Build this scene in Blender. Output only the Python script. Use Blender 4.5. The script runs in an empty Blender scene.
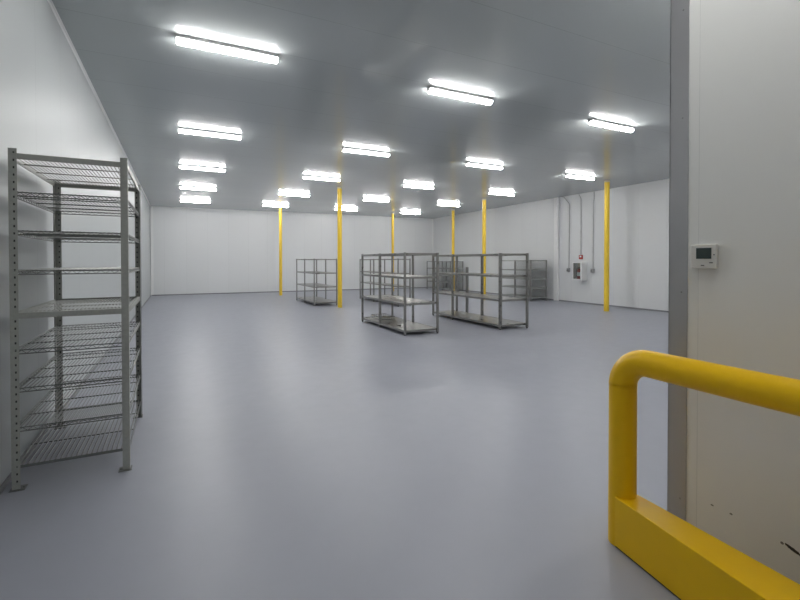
import bpy, math, random
from mathutils import Vector, Matrix
random.seed(4)
S = bpy.context.scene
COL = S.collection
PI = math.pi

# ------------------------------------------------------------------ materials
def new_mat(name):
    m = bpy.data.materials.new(name); m.use_nodes = True
    nt = m.node_tree; b = nt.nodes['Principled BSDF']
    return m, nt, b
def N(nt, t, **kw):
    n = nt.nodes.new(t)
    for k, v in kw.items(): setattr(n, k, v)
    return n
def math_node(nt, op, a, b=None, c=None, clamp=False):
    n = N(nt, 'ShaderNodeMath', operation=op); n.use_clamp = clamp
    for i, v in enumerate((a, b, c)):
        if v is None: continue
        if isinstance(v, (int, float)): n.inputs[i].default_value = v
        else: nt.links.new(v, n.inputs[i])
    return n.outputs[0]
def mix_col(nt, fac, c1, c2):
    n = N(nt, 'ShaderNodeMix', data_type='RGBA')
    for i, v in ((0, fac), (6, c1), (7, c2)):
        if isinstance(v, (int, float)): n.inputs[i].default_value = v
        elif isinstance(v, tuple): n.inputs[i].default_value = (*v, 1)
        else: nt.links.new(v, n.inputs[i])
    return n.outputs[2]
def noise(nt, scale, detail=3, vec=None, rough=.5):
    n = N(nt, 'ShaderNodeTexNoise'); n.inputs['Scale'].default_value = scale
    n.inputs['Detail'].default_value = detail; n.inputs['Roughness'].default_value = rough
    if vec is not None: nt.links.new(vec, n.inputs['Vector'])
    return n.outputs['Fac']
def pos_xyz(nt):
    tc = N(nt, 'ShaderNodeTexCoord'); sp = N(nt, 'ShaderNodeSeparateXYZ')
    nt.links.new(tc.outputs['Object'], sp.inputs[0])
    return tc.outputs['Object'], sp.outputs
def plain(name, col, rough=.5, metal=0., spec=.5, var=0., bump=0., scale=20.):
    m, nt, b = new_mat(name)
    b.inputs['Base Color'].default_value = (*col, 1)
    b.inputs['Roughness'].default_value = rough
    b.inputs['Metallic'].default_value = metal
    b.inputs['Specular IOR Level'].default_value = spec
    if var:
        v, _ = pos_xyz(nt)
        f = noise(nt, scale, 4, v)
        lo = tuple(c*(1-var) for c in col); hi = tuple(min(1, c*(1+var)) for c in col)
        nt.links.new(mix_col(nt, f, lo, hi), b.inputs['Base Color'])
        r = math_node(nt, 'MULTIPLY_ADD', f, .2, rough-.1)
        nt.links.new(r, b.inputs['Roughness'])
        if bump:
            bp = N(nt, 'ShaderNodeBump'); bp.inputs['Strength'].default_value = bump
            bp.inputs['Distance'].default_value = .002
            nt.links.new(f, bp.inputs['Height']); nt.links.new(bp.outputs[0], b.inputs['Normal'])
    return m
def panel_mat(name, col, axis, period, offset, rough, spec=.5, seam=.8, width=.004, marks=(), coat=0.):
    """insulated metal panel: smooth painted sheet with a narrow joint every `period` metres"""
    m, nt, b = new_mat(name)
    v, x = pos_xyz(nt)
    a = x[axis]
    d = math_node(nt, 'SUBTRACT', a, offset)
    d = math_node(nt, 'DIVIDE', d, period)
    fr = math_node(nt, 'FRACT', d)
    fr = math_node(nt, 'SUBTRACT', fr, .5)
    fr = math_node(nt, 'ABSOLUTE', fr)
    gap = math_node(nt, 'GREATER_THAN', fr, .5-width/period)
    n1 = noise(nt, .6, 3, v)
    lo = tuple(c*.965 for c in col)
    c = mix_col(nt, n1, lo, col)
    # each panel a slightly different batch
    fl = math_node(nt, 'FLOOR', d); wn = N(nt, 'ShaderNodeTexWhiteNoise', noise_dimensions='1D')
    nt.links.new(fl, wn.inputs['W'])
    pf = math_node(nt, 'MULTIPLY', wn.outputs['Value'], .35)
    c = mix_col(nt, pf, c, tuple(k*.93 for k in col))
    c = mix_col(nt, math_node(nt, 'MULTIPLY', gap, 1-seam), c, (.12, .13, .13))
    for (u, w, ru, rw, ang, dark) in marks:      # scuffs: ellipses in the wall's (y, z)
        du = math_node(nt, 'SUBTRACT', x[1], u); dw = math_node(nt, 'SUBTRACT', x[2], w)
        ca, sa = math.cos(ang), math.sin(ang)
        p = math_node(nt, 'ADD', math_node(nt, 'MULTIPLY', du, ca/ru), math_node(nt, 'MULTIPLY', dw, sa/ru))
        q = math_node(nt, 'ADD', math_node(nt, 'MULTIPLY', du, -sa/rw), math_node(nt, 'MULTIPLY', dw, ca/rw))
        r2 = math_node(nt, 'ADD', math_node(nt, 'MULTIPLY', p, p), math_node(nt, 'MULTIPLY', q, q))
        nn = noise(nt, 90, 2, v)
        r2 = math_node(nt, 'ADD', r2, math_node(nt, 'MULTIPLY', nn, .9))
        k = math_node(nt, 'LESS_THAN', r2, 1.25)
        c = mix_col(nt, math_node(nt, 'MULTIPLY', k, dark), c, (.03, .028, .025))
    nt.links.new(c, b.inputs['Base Color'])
    rr = math_node(nt, 'MULTIPLY_ADD', n1, .06, rough-.03)
    nt.links.new(rr, b.inputs['Roughness'])
    b.inputs['Specular IOR Level'].default_value = spec
    bp = N(nt, 'ShaderNodeBump', invert=True); bp.inputs['Strength'].default_value = .5
    bp.inputs['Distance'].default_value = .003
    nt.links.new(gap, bp.inputs['Height'])
    bp2 = N(nt, 'ShaderNodeBump'); bp2.inputs['Strength'].default_value = .08
    bp2.inputs['Distance'].default_value = .01
    n2 = noise(nt, 1.7, 2, v)
    nt.links.new(n2, bp2.inputs['Height']); nt.links.new(bp.outputs[0], bp2.inputs['Normal'])
    nt.links.new(bp2.outputs[0], b.inputs['Normal'])
    b.inputs['Coat Weight'].default_value = coat; b.inputs['Coat Roughness'].default_value = .36
    return m
def floor_mat():
    m, nt, b = new_mat('grey_epoxy_floor')
    v, x = pos_xyz(nt)
    n1 = noise(nt, .5, 4, v); n2 = noise(nt, 5, 5, v, .65)
    c = mix_col(nt, n1, (.345, .360, .415), (.380, .395, .450))
    c = mix_col(nt, math_node(nt, 'MULTIPLY', n2, .3), c, (.315, .323, .365))
    # fine pale scratches
    mp = N(nt, 'ShaderNodeMapping'); nt.links.new(v, mp.inputs[0])
    mp.inputs['Scale'].default_value = (1.2, 14, 1); mp.inputs['Rotation'].default_value = (0, 0, .5)
    n3 = noise(nt, 2.2, 5, mp.outputs[0], .7)
    k = math_node(nt, 'GREATER_THAN', n3, .72)
    c = mix_col(nt, math_node(nt, 'MULTIPLY', k, .10), c, (.42, .42, .44))
    nt.links.new(c, b.inputs['Base Color'])
    r = math_node(nt, 'MULTIPLY_ADD', n2, .16, .30)
    nt.links.new(r, b.inputs['Roughness'])
    b.inputs['Specular IOR Level'].default_value = .5
    bp = N(nt, 'ShaderNodeBump'); bp.inputs['Strength'].default_value = .12; bp.inputs['Distance'].default_value = .004
    nt.links.new(n2, bp.inputs['Height']); nt.links.new(bp.outputs[0], b.inputs['Normal'])
    return m
def emit(name, col, strength):
    m, nt, b = new_mat(name)
    b.inputs['Base Color'].default_value = (.9, .9, .9, 1)
    b.inputs['Emission Color'].default_value = (*col, 1)
    b.inputs['Emission Strength'].default_value = strength
    return m
WALL = (.80, .815, .825)
M = {}
M['floor'] = floor_mat()
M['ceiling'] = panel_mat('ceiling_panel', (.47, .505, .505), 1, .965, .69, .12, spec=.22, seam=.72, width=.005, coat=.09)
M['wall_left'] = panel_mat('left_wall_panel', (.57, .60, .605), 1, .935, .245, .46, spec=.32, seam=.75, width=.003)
M['wall_back'] = panel_mat('back_wall_panel', WALL, 0, .935, .2, .36, seam=.85, width=.004)
M['wall_right'] = panel_mat('right_wall_panel', WALL, 1, .935, .2, .36, seam=.85, width=.004)
M['partition'] = panel_mat('partition_panel', (.86, .86, .83), 1, 1.1, .373, .40, seam=.8, width=.0015,
    marks=[(1.392, .259, .009, .005, 0, .8), (1.299, .258, .009, .005, 0, .8), (1.077, .231, .008, .007, 0, .8), (1.035, .224, .038, .009, .35, 1)])
M['white'] = plain('white_paint', (.86, .87, .87), .35, var=.03)
M['cove'] = plain('grey_cove', (.27, .275, .29), .45, var=.06)
M['guard_steel'] = plain('brushed_corner_steel', (.46, .46, .47), .42, metal=.7, var=.06, scale=8)
M['yellow'] = plain('safety_yellow_paint', (.97, .58, .002), .36, spec=.35, var=.04, bump=.15, scale=14)
M['pole_yellow'] = plain('pole_yellow_paint', (.93, .64, .05), .35, var=.04, scale=3)
M['galv'] = plain('galvanised_steel', (.40, .41, .38), .48, metal=.3, var=.18, bump=.1, scale=35)
M['wire'] = plain('zinc_wire', (.21, .22, .21), .38, metal=.6, var=.1, scale=40)
M['stainless'] = plain('stainless_steel', (.31, .305, .29), .30, metal=.8, var=.15, scale=12)
M['stainless_dark'] = plain('dull_steel', (.30, .30, .29), .4, metal=.7, var=.15, scale=12)
M['sheet'] = plain('satin_shelf_sheet', (.34, .335, .32), .30, metal=.9, var=.04, scale=4)
M['mesh'] = plain('dark_wire_mesh', (.36, .37, .36), .5, metal=.3, var=.1)
M['conduit'] = plain('conduit_grey', (.42, .42, .43), .4, metal=.3, var=.08)
M['plastic'] = plain('off_white_plastic', (.74, .73, .69), .42, var=.02)
M['lcd'] = plain('lcd_glass', (.035, .055, .05), .12, spec=.7)
M['button'] = plain('dark_button', (.12, .12, .12), .5)
M['red'] = plain('red_enamel', (.45, .03, .025), .35, var=.08)
M['cream'] = plain('cabinet_inside', (.70, .60, .48), .6, var=.05)
M['slot_shade'] = plain('slot_shade_dark', (.035, .035, .035), .6)  # near-black colour stands in for the shade inside the post holes
M['black'] = plain('black_rubber', (.03, .03, .03), .5)
M['housing'] = plain('lamp_housing', (.30, .305, .305), .4, var=.03)
M['lens'] = emit('lit_lens', (1.0, .985, .97), 22.0)
def glass():
    m, nt, b = new_mat('door_glass')
    g = N(nt, 'ShaderNodeBsdfGlossy'); g.inputs['Roughness'].default_value = .05
    t = N(nt, 'ShaderNodeBsdfTransparent'); t.inputs[0].default_value = (.93, .95, .94, 1)
    fr = N(nt, 'ShaderNodeFresnel'); fr.inputs[0].default_value = 1.45
    mx = N(nt, 'ShaderNodeMixShader'); out = nt.nodes['Material Output']
    nt.links.new(fr.outputs[0], mx.inputs[0]); nt.links.new(t.outputs[0], mx.inputs[1]); nt.links.new(g.outputs[0], mx.inputs[2])
    nt.links.new(mx.outputs[0], out.inputs[0]); nt.nodes.remove(b)
    return m
M['glass'] = glass()

# ------------------------------------------------------------------ mesh helpers
class MB:
    def __init__(s): s.v = []; s.f = []; s.sm = []
    def add(s, vs, fs, smooth=False):
        o = len(s.v); s.v += [tuple(p) for p in vs]
        s.f += [tuple(i+o for i in f) for f in fs]; s.sm += [smooth]*len(fs)
        return s
    def box(s, x0, x1, y0, y1, z0, z1):
        if x0 > x1: x0, x1 = x1, x0
        if y0 > y1: y0, y1 = y1, y0
        if z0 > z1: z0, z1 = z1, z0
        return s.prism([(x0, y0), (x1, y0), (x1, y1), (x0, y1)], z0, z1)
    def prism(s, pts, z0, z1):
        n = len(pts)
        vs = [(x, y, z0) for x, y in pts]+[(x, y, z1) for x, y in pts]
        fs = [tuple(range(n-1, -1, -1)), tuple(range(n, 2*n))]
        fs += [(i, (i+1) % n, n+(i+1) % n, n+i) for i in range(n)]
        return s.add(vs, fs)
    def tube(s, path, r, n=12, caps=True, smooth=True):
        path = [Vector(p) for p in path]; rings = []
        t0 = (path[1]-path[0]).normalized()
        up = Vector((0, 0, 1)) if abs(t0.z) < .9 else Vector((1, 0, 0))
        u = t0.cross(up).normalized(); w = u.cross(t0)
        for i, p in enumerate(path):
            if i == 0: t = t0
            elif i == len(path)-1: t = (path[i]-path[i-1]).normalized()
            else: t = ((path[i]-path[i-1]).normalized()+(path[i+1]-path[i]).normalized()).normalized()
            u = (u-t*u.dot(t)).normalized(); w = t.cross(u)
            rr = r[i] if isinstance(r, (list, tuple)) else r
            rings.append([p+(u*math.cos(2*PI*k/n)+w*math.sin(2*PI*k/n))*rr for k in range(n)])
        vs = [q for rg in rings for q in rg]; fs = []
        for i in range(len(path)-1):
            for k in range(n):
                fs.append((i*n+k, i*n+(k+1) % n, (i+1)*n+(k+1) % n, (i+1)*n+k))
        s.add(vs, fs, smooth)
        if caps:
            s.add(rings[0], [tuple(range(n-1, -1, -1))]); s.add(rings[-1], [tuple(range(n))])
        return s
    def lathe(s, prof, c, n=20):
        """prof: (radius, z) list round a vertical axis at c"""
        vs = [(c[0]+r*math.cos(2*PI*k/n), c[1]+r*math.sin(2*PI*k/n), c[2]+z) for r, z in prof for k in range(n)]
        fs = [(i*n+k, i*n+(k+1) % n, (i+1)*n+(k+1) % n, (i+1)*n+k) for i in range(len(prof)-1) for k in range(n)]
        return s.add(vs, fs, True)
    def build(s, name, mat, parent=None, bevel=0., loc=None):
        me = bpy.data.meshes.new(name); me.from_pydata(s.v, [], s.f); me.update()
        me.polygons.foreach_set('use_smooth', s.sm)
        me.materials.append(mat)
        o = bpy.data.objects.new(name, me); COL.objects.link(o)
        if loc: o.location = loc
        if parent: o.parent = parent
        if bevel:
            b = o.modifiers.new('bevel', 'BEVEL'); b.width = bevel; b.segments = 3; b.limit_method = 'ANGLE'; b.angle_limit = .7
            for p in me.polygons: p.use_smooth = True
            w = o.modifiers.new('wn', 'WEIGHTED_NORMAL'); w.keep_sharp = False
        return o
def thing(name, loc=(0, 0, 0), rz=0):
    o = bpy.data.objects.new(name, None); COL.objects.link(o); o.location = loc; o.rotation_euler = (0, 0, rz)
    o.empty_display_size = .1
    return o
def tag(o, label, cat, group=None):
    o['label'] = label; o['category'] = cat
    if group: o['group'] = group
    return o
def struct(o, label=None):
    o['kind'] = 'structure'
    if label: o['label'] = label
    return o
def dup(root, loc):
    r = root.copy(); COL.objects.link(r); r.location = loc
    for ch in list(root.children):
        c = ch.copy(); COL.objects.link(c); c.parent = r
    return r

# ------------------------------------------------------------------ room shell
H = 4.147
YF = -3.2                        # wall behind the viewer
def xl(y): return -1.139 + (y-4)*(-1.297+1.139)/(23.40-4)
def xr(y): return 13.533 + (y-10)*(13.581-13.533)/(22.90-10)
YBL, YBR = 23.403, 22.902
def yb(x): return YBL + (x+1.297)*(YBR-YBL)/(13.581+1.297)
struct(MB().box(-2, 14.5, YF-.3, 24.2, -.2, 0).build('floor', M['floor']))
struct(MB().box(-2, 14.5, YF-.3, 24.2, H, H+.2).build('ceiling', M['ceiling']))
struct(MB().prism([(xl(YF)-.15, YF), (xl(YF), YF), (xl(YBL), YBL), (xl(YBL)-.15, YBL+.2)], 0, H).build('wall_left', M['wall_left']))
struct(MB().prism([(xl(YBL), YBL), (xr(YBR), YBR), (xr(YBR)+.2, YBR+.2), (xl(YBL)-.15, YBL+.2)], 0, H).build('wall_back', M['wall_back']))
struct(MB().prism([(xr(1.45), 1.45), (xr(1.45)+.2, 1.45), (xr(YBR)+.2, YBR+.2), (xr(YBR), YBR)], 0, H).build('wall_right', M['wall_right']))
PX = 2.6; PY = 1.632
struct(MB().prism([(PX, YF), (PX+.14, YF), (PX+.14, PY-.14), (xr(1.45), PY-.14), (xr(1.45), PY), (PX, PY)], 0, H).build('wall_partition', M['partition']),
       'white insulated panel partition at the right beside the doorway')
struct(MB().box(xl(YF)-.15, PX+.14, YF-.15, YF, 0, H).build('wall_front', M['wall_back']))
# skirting coves
BH = .045
def cove(name, a, b, nrm):
    (x0, y0), (x1, y1) = a, b; nx, ny = nrm; t = .012; e = .001
    p = [(x0+nx*e, y0+ny*e), (x1+nx*e, y1+ny*e), (x1+nx*t, y1+ny*t), (x0+nx*t, y0+ny*t)]
    return struct(MB().prism(p, .0005, BH).build(name, M['cove']))
cove('baseboard_left', (xl(YF)+0, YF+.02), (xl(YBL), YBL-.03), (1, 0))
cove('baseboard_back', (xl(YBL)+.03, yb(xl(YBL)+.03)), (xr(YBR)-.03, yb(xr(YBR)-.03)), (0, -1))
cove('baseboard_right', (xr(YBR), YBR-.03), (xr(1.7), 1.7), (-1, 0))
cove('baseboard_partition', (PX, YF+.02), (PX, PY-.11), (-1, 0))
# white angle trims in the corners
def trimv(name, x, y, dx, dy, w=.05):
    m = MB(); m.box(x, x+dx*w, y, y+dy*.006, BH, H-.002); m.box(x, x+dx*.006, y, y+dy*w, BH, H-.002)
    return struct(m.build(name, M['white']))
trimv('trim_1', xl(YBL)+.016, YBL-.02, 1, -1, .10)
trimv('trim_2', xr(YBR)-.016, YBR-.016, -1, -1, .09)
m = MB()
y0, y1 = YF+.01, YBL-.03
for (a0, a1, z0, z1) in ((.002, .030, H-.006, H-.001), (.002, .008, H-.035, H-.001)):
    m.prism([(xl(y0)+a0, y0), (xl(y0)+a1, y0), (xl(y1)+a1, y1), (xl(y1)+a0, y1)], z0, z1)
struct(m.build('trim_3', M['white']))
# pilaster on the right wall
m = MB(); m.box(xr(13)-.10, xr(13)-.003, 12.97, 13.19, 0, H-.001)
struct(m.build('trim_4', M['white'], bevel=.02), 'white boxed vertical strip on the right wall')
# steel corner guard on the partition end
g = thing('corner_guard', (PX, PY, 0))
tag(g, 'tall grey steel corner guard on the end edge of the white partition', 'corner guard')
m = MB(); m.box(-.005, -.001, -.102, .005, .002, H-.002); m.box(-.005, .10, .001, .005, .002, H-.002)
m.build('guard_sheet', M['guard_steel'], g)
for z in (.214, 1.419, 2.424, 3.044):
    s_ = MB(); s_.lathe([(0, .002), (.003, .0018), (.0055, 0)], (0, 0, 0), 12)
    o = s_.build('screw', M['stainless_dark'], g); o.rotation_euler = (0, -PI/2, 0); o.location = (-.005, -.069, z)

# ------------------------------------------------------------------ ceiling lights
def make_light():
    L = 1.135
    t = thing('ceiling_light')
    b = MB(); b.box(0, L, -.050, .050, -.040, -.001); b.build('housing', M['housing'], t, bevel=.004)
    prof = [(-.044, -.0445), (-.046, -.060), (-.042, -.077), (-.032, -.090), (-.015, -.097), (.015, -.097), (.032, -.090), (.042, -.077), (.046, -.060), (.044, -.0445)]
    n = len(prof); vs = []; fs = []
    xs = [(.012, .93), (.022, 1.0), (L-.022, 1.0), (L-.012, .93)]
    for x, k in xs:
        vs += [(x, y*k, -.045+(z+.045)*k-.0005) for y, z in prof]
    for i in range(len(xs)-1):
        fs += [(i*n+k, i*n+(k+1) % n, (i+1)*n+(k+1) % n, (i+1)*n+k) for k in range(n)]
    fs += [tuple(range(n-1, -1, -1)), tuple(range(3*n, 4*n))]
    MB().add(vs, fs).build('lens', M['lens'], t)
    for x0, x1 in ((-.004, .0115), (L-.0115, L+.004)):
        MB().box(x0, x1, -.040, .040, -.075, -.0445).build('end_cap', M['housing'], t, bevel=.005)
    return t
LX = [-.05, 3.235, 6.575, 10.085]
LY = [5.59, 9.41, 13.0, 16.63, 20.28]
cols = ['nearest the left wall', 'second from the left wall', 'third from the left wall', 'nearest the right wall']
rank = ['nearest to the viewer', 'second from the viewer', 'third from the viewer', 'fourth from the viewer', 'farthest from the viewer']
rank4 = [None, 'nearest to the viewer', 'second from the viewer', 'third from the viewer', 'farthest from the viewer']
proto = None
for i, x in enumerate(LX):
    for j, y in enumerate(LY):
        if i == 3 and j == 0: continue      # hidden behind the partition: added below
        if proto is None: proto = o = make_light(); o.location = (x, y, H)
        else: o = dup(proto, (x, y, H))
        r = (rank4 if i == 3 else rank)[j]
        tag(o, 'lit linear ceiling light, %s in the line %s' % (r, cols[i]), 'ceiling light', 'linear ceiling lights')

# unseen fixtures: one completes the grid, two added to light the near end
for (x, y, lab) in ((LX[3], LY[0], 'lit linear ceiling light hidden behind the white partition'),
                    (1.42, 1.05, 'added lit linear ceiling light just above the viewer, out of frame'),
                    (LX[1]+.6, 1.95, 'added lit linear ceiling light above the end of the partition, out of frame')):
    tag(dup(proto, (x, y, H)), lab, 'ceiling light', 'linear ceiling lights')

# ------------------------------------------------------------------ yellow poles
def pole(x, y, r, label):
    t = thing('support_pole', (x, y, 0))
    MB().tube([(0, 0, .001), (0, 0, H-.001)], r, 24).build('pole', M['pole_yellow'], t)
    c = MB().tube([(0, 0, H-.055), (0, 0, H-.002)], r+.006, 24)
    c.build('top_collar', M['cream'], t)
    tag(t, label, 'pole', 'yellow support poles')
pole(4.14, 20.95, .068, 'thin yellow pole standing farthest left, between the left wall and the far racks')
pole(4.885, 14.55, .078, 'thick yellow pole just right of the small far-left rack')
pole(10.02, 21.1, .066, 'yellow pole farthest back, seen through the rack near the centre')
pole(12.05, 18.4, .070, 'yellow pole behind the left end of the long right-hand rack')
pole(11.12, 14.68, .078, 'yellow pole behind the middle of the long right-hand rack')
pole(12.11, 9.64, .078, 'yellow pole standing alone in front of the right wall')

# ------------------------------------------------------------------ big wire shelving by the left wall
def angle_post(sx, sy, h, holes_x=True, holes_y=True, w=.048, sy_front=True):
    """L section: corner at origin, flanges towards +sx and +sy"""
    m = MB(); inner = MB(); t = .003; pitch = .051; hw = .0052; c = w*.62; hh = .0078
    def flange(along, holes):
        def bx(a0, a1, z0, z1):
            if along == 'x': m.box(sx*a0, sx*a1, 0, sy*t, z0, z1)
            else: m.box(0, sx*t, sy*a0, sy*a1, z0, z1)
        a_start = 0 if along == 'x' else t
        if not holes: bx(a_start, w, .006, h); return
        bx(a_start, c-hw, .006, h); bx(c+hw, w, .006, h)
        z = .006; k = .06
        while k < h-.02:
            bx(c-hw, c+hw, z, k-hh); z = k+hh; k += pitch
        bx(c-hw, c+hw, z, h)
        g0, g1 = (t+.004, t+.006) if sy_front else (-.006, -.004)   # narrow dark strip, painted shade behind the slots
        if along == 'x': inner.box(sx*(c-.010), sx*(c+.010), sy*g0, sy*g1, .006, h)
        else: inner.box(sx*g0, sx*g1, sy*(c-.010), sy*(c+.010), .006, h)
    flange('x', holes_x); flange('y', holes_y)
    return m, inner
W, D, HS = .705, 1.33, 2.385
sh = thing('wire_shelving', (-1.072, 3.930, 0), .012)
tag(sh, 'tall grey steel shelving with nine wire shelves standing against the left wall', 'shelving')
for (x, y, sx, sy, hx) in ((0, 0, 1, 1, True), (W, 0, -1, 1, False), (W, D, -1, -1, True), (0, D, 1, -1, True)):
    pm, im = angle_post(sx, sy, HS, hx, sy_front=(y == 0))
    p = pm.build('post', M['galv'], sh, loc=(x, y, 0))
    im.build('slot_shade_strip', M['slot_shade'], p)
    f = MB(); f.box(-sx*.012, sx*.075, -sy*.02, sy*.065, .0006, .006)
    f.tube([(sx*.062, sy*.02, .006), (sx*.062, sy*.02, .013)], .006, 8, smooth=False)
    f.build('foot_plate', M['wire'], p)
zs = [2.333, 2.070, 1.800, 1.522, 1.220, .965, .696, .420, .160]
kinds = ['beam', 'wire', 'wire', 'wire', 'beam', 'wire', 'wire', 'wire', 'bar']
e = .058                       # rails run between the posts
for z, kd in zip(zs, kinds):
    m = MB()
    wt = .0036
    if kd == 'beam':
        h = .020
        m.box(e-.052, W-e+.052, .004, .008, z-h, z+h); m.box(e-.052, W-e+.052, .008, .03, z+h-.003, z+h)
        m.box(e-.052, W-e+.052, D-.008, D-.004, z-h, z+h); m.box(e-.052, W-e+.052, D-.03, D-.008, z+h-.003, z+h)
        m.box(.004, .008, e, D-e, z-h, z+h); m.box(W-.008, W-.004, e, D-e, z-h, z+h)
        m.box(W-.03, W-.008, e, D-e, z+h-.003, z+h)
        zt = z+.006; nw = 27
    elif kd == 'wire':
        for y in (.010, D-.010):                    # truss edge
            m.tube([(.008, y, z+.013), (W-.008, y, z+.013)], .0042, 6)
            m.tube([(.008, y, z-.013), (W-.008, y, z-.013)], .0042, 6)
            nz = 22; sgn = .008 if y < 1 else -.008
            pts = [(.03+(W-.06)*k/nz, y, z+(.012 if k % 2 else -.012)) for k in range(nz+1)]
            m.tube(pts, .0025, 5)
        for x in (.010, W-.010):
            m.tube([(x, .02, z+.013), (x, D-.02, z+.013)], .0045, 6)
            m.tube([(x, .02, z-.013), (x, D-.02, z-.013)], .0045, 6)
            pts = [(x, .05+(D-.10)*k/36, z+(.012 if k % 2 else -.012)) for k in range(37)]
            m.tube(pts, .0022, 5)
        zt = z+.016; nw = 27
    else:
        h = .010
        for y0, y1 in ((.004, .008), (D-.008, D-.004)): m.box(.006, W-.006, y0, y1, z-h, z+h)
        m.box(.004, .008, e, D-e, z-h-.006, z+h); m.box(W-.008, W-.004, e, D-e, z-h-.006, z+h)
        zt = z+.008; nw = 22; wt = .0052
    for k in range(nw):
        x = .024+(W-.048)*k/(nw-1)
        m.tube([(x, .006, zt), (x, D-.006, zt)], wt, 5)
    ny = 3 if kd != 'bar' else 2
    for k in range(1, ny+1):
        y = D*k/(ny+1)
        m.tube([(.008, y, zt-.006), (W-.008, y, zt-.006)], .0045, 6)
    m.build('shelf', M['wire'] if kd != 'beam' else M['galv'], sh)

# ------------------------------------------------------------------ steel racks on the floor of the hall
def rack(name, x0, x1, ys_front, ys_back, z_top, decks, label, pw=.04, deck_h=.035, group=None, sheet='sheet', post='stainless', wide=(), slats=0, bottom_h=None, rz=0.):
    xc, yc = (x0+x1)/2, (min(ys_front)+max(ys_front))/2
    t = thing(name, (xc, yc, 0), rz); tag(t, label, 'rack', group)
    for i, y in enumerate(ys_front):
        w = pw*1.5 if ('f', i) in wide else pw
        yy = y-yc; lo = yy if i == 0 else yy-w/2 if i < len(ys_front)-1 else yy-w
        m = MB(); m.box(x0-xc, x0-xc+pw, lo, lo+w, .02, z_top)
        m.build('leg', M[post], t, bevel=.004)
        MB().lathe([(.0, .0), (pw*.42, .001), (pw*.42, .012), (pw*.3, .021)], (x0-xc+pw/2, lo+w/2, 0), 10).build('foot', M['black'], t)
    for i, y in enumerate(ys_back):
        w = pw*1.5 if ('b', i) in wide else pw
        yy = y-yc; lo = yy if i == 0 else yy-w/2 if i < len(ys_back)-1 else yy-w
        m = MB(); m.box(x1-xc-pw, x1-xc, lo, lo+w, .02, z_top)
        m.build('leg', M[post], t, bevel=.004)
        MB().lathe([(.0, .0), (pw*.42, .001), (pw*.42, .012), (pw*.3, .021)], (x1-xc-pw/2, lo+w/2, 0), 10).build('foot', M['black'], t)
    ya, yz = min(ys_front)-yc, max(ys_front)-yc
    for i, z in enumerate(decks):
        dh = bottom_h if (bottom_h and i == len(decks)-1) else deck_h
        m = MB(); a, b = x0-xc+.003, x1-xc-.003; c, d = ya+.003, yz-.003
        m.box(a, a+.004, c, d, z-dh, z); m.box(b-.004, b, c, d, z-dh, z)
        m.box(a+.004, b-.004, c, c+.004, z-dh, z); m.box(a+.004, b-.004, d-.004, d, z-dh, z)
        if slats:
            n = slats
            for k in range(n):
                xa = a+.006+(b-a-.012)*k/n; m.box(xa, xa+(b-a-.012)/n*.6, c+.004, d-.004, z-.014, z-.004)
            for k in range(1, 4):
                yk = c+(d-c)*k/4; m.box(a+.004, b-.004, yk-.015, yk+.015, z-.03, z-.016)
        else:
            m.box(a+.004, b-.004, c+.004, d-.004, z-.010, z-.005)
            for k in (1, 2, 3):
                yk = c+(d-c)*k/4; m.box(a+.004, b-.004, yk-.015, yk+.015, z-dh+.004, z-.0105)
        m.build('deck', M[sheet], t)
    return t
GR = 'steel racks in the middle of the hall'
rack('storage_rack', 4.255, 5.09, [8.38, 9.73, 10.90], [8.34, 9.52, 10.72], 1.785, [1.775, 1.262, .69, .112],
     'long six-legged steel rack nearest the viewer in the middle of the hall', group=GR, pw=.045, deck_h=.045, wide=(('f', 1),))
rack('storage_rack', 6.60, 7.385, [8.09, 10.14, 11.20], [8.02, 9.80, 11.06], 1.785, [1.775, 1.265, .70, .115],
     'long six-legged steel rack right of the nearest rack, two yellow poles behind it', group=GR, pw=.05, deck_h=.045, wide=(('f', 0), ('b', 1)))
rack('storage_rack', 4.19, 5.06, [15.35, 16.73, 18.05], [15.35, 16.73, 18.05], 1.69, [1.68, 1.18, .685, .125],
     'small far steel rack just left of the thick yellow pole', group=GR, pw=.04, deck_h=.035, post='stainless_dark')
rack('storage_rack', 6.75, 7.26, [13.8, 16.0, 17.5], [13.8, 16.0, 17.5], 1.69, [1.68, 1.175, .72, .125],
     'far steel rack seen through the legs of the nearest middle rack', group=GR, pw=.04, deck_h=.035, post='stainless_dark')
# a short dark post standing behind the long rack
o = thing('floor_post', (7.62, 10.88, 0)); tag(o, 'short dark steel post on the floor behind the long right-hand rack', 'post')
MB().box(-.032, .032, -.032, .032, .008, 1.42).build('upright', M['stainless_dark'], o, bevel=.004)
MB().box(-.07, .07, -.07, .07, 0, .008).build('base_plate', M['stainless_dark'], o)
# loose shelf clips and a small wire tray on the rack behind the nearest one
t = thing('wire_tray', (4.62, 10.33, .1215)); tag(t, 'small grey wire tray lying on the bottom deck of the nearest long rack', 'tray')
m = MB()
for z in (.012, .085):
    m.tube([(-.2, -.3, z), (.2, -.3, z), (.2, .3, z), (-.2, .3, z), (-.2, -.3, z)], .008, 6)
m.build('rim', M['stainless_dark'], t)
m = MB()
for k in range(9):
    x = -.2+.05*k; m.tube([(x, -.3, .085), (x, -.3, .010), (x, .3, .010), (x, .3, .085)], .004, 5)
m.build('wires', M['wire'], t)

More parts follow.
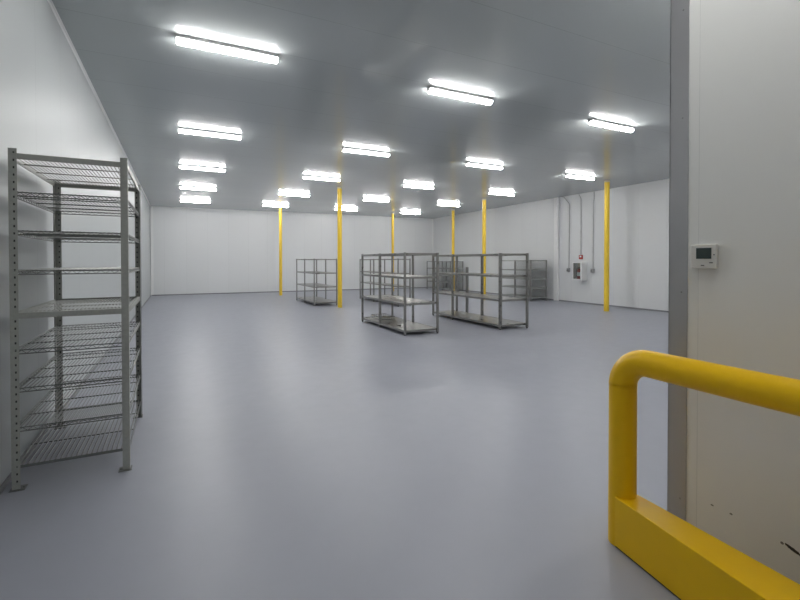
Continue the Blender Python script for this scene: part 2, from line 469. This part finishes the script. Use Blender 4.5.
# wall racks with wire mesh sides
def wall_rack(x0, x1, y0, y1, z_top, decks, n_units, label, solid=True, wr=.0022):
    xc, yc = (x0+x1)/2, (y0+y1)/2
    t = thing('mesh_rack', (xc, yc, 0)); tag(t, label, 'rack', 'mesh racks along the right wall')
    pw = .045; a, b, c, d = x0-xc, x1-xc, y0-yc, y1-yc
    for k in range(n_units+1):
        y = c+(d-c-pw)*k/n_units
        MB().box(a, a+pw, y, y+pw, .0, z_top).build('leg', M['stainless_dark'], t)
        MB().box(b-pw, b, y, y+pw, .0, z_top).build('leg', M['stainless_dark'], t)
    for z in decks:
        m = MB(); dh = .04
        m.box(a+.002, a+.01, c+.002, d-.002, z-dh, z); m.box(b-.01, b-.002, c+.002, d-.002, z-dh, z)
        m.box(a+.01, b-.01, c+.002, c+.01, z-dh, z); m.box(a+.01, b-.01, d-.01, d-.002, z-dh, z)
        n = 14
        for k in range(n):
            xa = a+.012+(b-a-.024)*k/n; m.box(xa, xa+(b-a)/n*(.62 if solid else .3), c+.01, d-.01, z-.012, z-.004)
        m.build('deck', M['mesh'], t)
    def grid(fixed, v, u0, u1):
        m = MB(); r = wr; st = .05
        k = u0
        while k <= u1:
            p = ((v, k, .13), (v, k, z_top-.04)) if fixed == 'x' else ((k, v, .13), (k, v, z_top-.04))
            m.tube(p, r, 4, caps=False); k += st
        z = .13
        while z < z_top-.03:
            p = ((v, u0, z), (v, u1, z)) if fixed == 'x' else ((u0, v, z), (u1, v, z))
            m.tube(p, r, 4, caps=False); z += st
        m.build('mesh_panel', M['mesh'], t)
    grid('x', b-.022, c+.045, d-.045)
    if solid: grid('y', c+.012, a+.045, b-.045)
    if solid: grid('x', a+.022, c+.045, c+(d-c)/n_units)
    return t
wall_rack(12.60, 13.42, 19.5, 22.0, 1.60, [1.59, 1.21, .84, .47, .12], 3, 'dark mesh rack in the far right corner, behind the yellow poles', solid=False, wr=.0013)
wall_rack(12.35, 13.22, 13.3, 15.2, 1.64, [1.63, 1.25, .89, .53, .15], 2, 'dark mesh rack against the right wall beside the white vertical strip')

# ------------------------------------------------------------------ right wall fittings
XW = xr(11.8)
cb = thing('extinguisher_cabinet', (XW-.002, 11.83, .87)); tag(cb, 'white fire extinguisher cabinet with clear front on the right wall', 'cabinet')
dp = .27; hw = .215; hh = .69
m = MB()
m.box(-dp, 0, -hw, -hw+.012, 0, hh); m.box(-dp, 0, hw-.012, hw, 0, hh)
m.box(-dp, 0, -hw+.012, hw-.012, 0, .012); m.box(-dp, 0, -hw+.012, hw-.012, hh-.012, hh)
m.build('body', M['white'], cb)
MB().box(-.008, -.001, -hw+.013, hw-.013, .013, hh-.013).build('back_panel', M['cream'], cb)
m = MB(); f = .035; x0, x1 = -dp-.014, -dp-.001
m.box(x0, x1, -hw, -hw+f+.03, 0, hh); m.box(x0, x1, hw-f, hw, 0, hh)
m.box(x0, x1, -hw+f+.03, hw-f, 0, f+.02); m.box(x0, x1, -hw+f+.03, hw-f, hh-f, hh)
dr = m.build('door', M['white'], cb)
MB().box(-dp-.009, -dp-.006, -hw+f+.031, hw-f-.001, f+.021, hh-f-.001).build('pane', M['glass'], dr)
ex = thing('fire_extinguisher', (XW-.165, 11.84, .884)); tag(ex, 'red fire extinguisher inside the white wall cabinet', 'fire extinguisher')
MB().lathe([(0, 0), (.066, 0), (.074, .012), (.074, .36), (.066, .395), (.03, .42), (.022, .43), (0, .43)], (0, 0, 0), 24).build('tank', M['red'], ex)
MB().lathe([(.0748, .15), (.0748, .29)], (0, 0, 0), 24).build('paper_label', M['white'], ex)
v = MB(); v.tube([(0, 0, .43), (0, 0, .48)], .017, 10); v.box(-.09, .02, -.012, .012, .482, .492); v.box(-.085, .02, -.01, .01, .455, .463)
v.build('valve_handle', M['black'], ex)
MB().tube([(.0, .015, .455), (-.02, .06, .44), (-.03, .10, .36), (-.03, .098, .2), (-.03, .095, .12)], .010, 8).build('hose', M['black'], ex)
# alarm pull
ap = thing('fire_alarm_sounder', (XW-.002, 11.885, 1.745)); tag(ap, 'small red alarm box on the right wall above the white cabinet', 'alarm')
MB().box(-.05, 0, -.075, .075, -.08, .075).build('box', M['red'], ap, bevel=.006)
m = MB(); m.box(-.056, -.051, -.045, .03, -.01, .05); m.build('front_plate', M['white'], ap)
# conduits
def conduit(label, pts, box):
    t = thing('wall_conduit', (XW, box[0], box[1])); tag(t, label, 'conduit', 'conduits on the right wall')
    path = []
    for i, (y, z) in enumerate(pts): path.append((-.028, y-box[0], z-box[1]))
    MB().tube(path, .012, 8).build('pipe', M['conduit'], t)
    if box[2]:
        b = MB(); b.box(-.09, -.001, -.055, .055, -.10, .055); bo = b.build('switch_box', M['conduit'], t, bevel=.008)
        MB().tube([(-.13, 0, -.03), (-.09, 0, -.03)], .03, 12).build('switch_knob', M['housing'], t)
    return t
conduit('grey conduit left of the white cabinet, bent at its top, ending in a switch box', [(12.83, H-.01), (12.72, H-.03), (12.46, 3.84), (12.44, 3.78), (12.46, 1.32)], (12.46, 1.27, True))
conduit('grey conduit running down to the red alarm box above the cabinet', [(11.99, H-.005), (11.90, H-.18), (11.89, H-.25), (11.885, 1.82)], (11.885, 1.83, False))
conduit('grey conduit right of the white cabinet, ending in a switch box', [(11.30, H-.005), (11.30, H-.25), (11.335, 3.7), (11.335, 1.31)], (11.335, 1.26, True))

# ------------------------------------------------------------------ thermostat
th = thing('thermostat', (PX-.001, 1.432, 1.557)); tag(th, 'off-white thermostat with dark screen on the partition wall', 'thermostat')
MB().box(-.006, 0, -.062, .062, .004, .128).build('back_plate', M['plastic'], th)
MB().box(-.028, -.0065, -.066, .066, 0, .134).build('case', M['plastic'], th, bevel=.006)
MB().box(-.0305, -.0285, -.042, .036, .054, .114).build('screen', M['lcd'], th)
for y, z in ((.002, .018), (-.041, .033)):
    MB().box(-.031, -.0285, y-.009, y+.009, z-.003, z+.003).build('button', M['button'], th, bevel=.001)
o = MB().lathe([(0, .002), (.003, .0015), (.004, 0)], (0, 0, 0), 10).build('indicator', M['button'], th, loc=(-.0285, -.055, .076))
o.rotation_euler = (0, -PI/2, 0)

# ------------------------------------------------------------------ yellow guard rail
gr = thing('guard_rail', (2.237, 1.67, 0)); tag(gr, 'yellow bent-pipe guard rail with a low kick beam in front of the partition', 'guard rail')
R_ = .0725; zc = 1.045; br = .14
path = [(0, 0, .001), (0, 0, .5), (0, 0, zc-br)]
for k in range(1, 13):
    a = PI/2*k/12; path.append((.012*math.sin(a), -br+br*math.cos(a), zc-br+br*math.sin(a)))
yend = -2.2
path += [(.0, -.6, zc), (-.005, -1.6, zc), (-.005, yend+br-1.63+1.63, zc)]
for k in range(1, 13):
    a = PI/2*k/12; path.append((-.005, yend+br-br*math.sin(a), zc-br+br*math.cos(a)))
path += [(-.005, yend, .5), (-.005, yend, .001)]
MB().tube(path, R_, 32).build('pipe_rail', M['yellow'], gr)
w = MB()
for k in range(2):
    w.tube([(0, 0, zc-br-.004), (0, 0, zc-br+.004)], R_+.0012, 32)
w.build('weld_seam', M['yellow'], gr)
zb = .282
f0, f1 = (-.077, -.010), (-.347, -1.60)
b0, b1 = (.062, -.040), (-.040, -1.60)
MB().prism([f0, f1, b1, b0], .008, zb).build('kick_beam', M['yellow'], gr, bevel=.004)
MB().prism([(f0[0]+.004, f0[1]-.004), (f1[0]+.004, f1[1]+.004), (b1[0]-.004, b1[1]+.004), (b0[0]-.004, b0[1]-.004)], .0005, .0075).build('rubber_strip', M['black'], gr)

# ------------------------------------------------------------------ world, camera, colour
wd = bpy.data.worlds.new('world'); S.world = wd; wd.use_nodes = True
wd.node_tree.nodes['Background'].inputs[0].default_value = (.5, .52, .55, 1)
wd.node_tree.nodes['Background'].inputs[1].default_value = .05
f, cy, yaw, p, r = 440.381, 266.555, .459768, -.0124280, -.000808
F = Vector((math.sin(yaw)*math.cos(p), math.cos(yaw)*math.cos(p), math.sin(p)))
Rt = Vector((math.cos(yaw), -math.sin(yaw), 0)); U = Rt.cross(F)
R2 = math.cos(r)*Rt+math.sin(r)*U; U2 = -math.sin(r)*Rt+math.cos(r)*U
cam = bpy.data.cameras.new('camera'); co = bpy.data.objects.new('camera', cam); COL.objects.link(co)
mw = Matrix(((R2.x, U2.x, -F.x, 0), (R2.y, U2.y, -F.y, 0), (R2.z, U2.z, -F.z, 1.6), (0, 0, 0, 1)))
co.matrix_world = mw
cam.sensor_width = 36; cam.lens = 36*f/800; cam.shift_y = (cy-300)/800
cam.clip_start = .05; cam.clip_end = 100
S.camera = co
S.view_settings.view_transform = 'Standard'; S.view_settings.look = 'None'
S.view_settings.gamma = 1; S.view_settings.use_curve_mapping = False
S.view_settings.exposure = 1.55
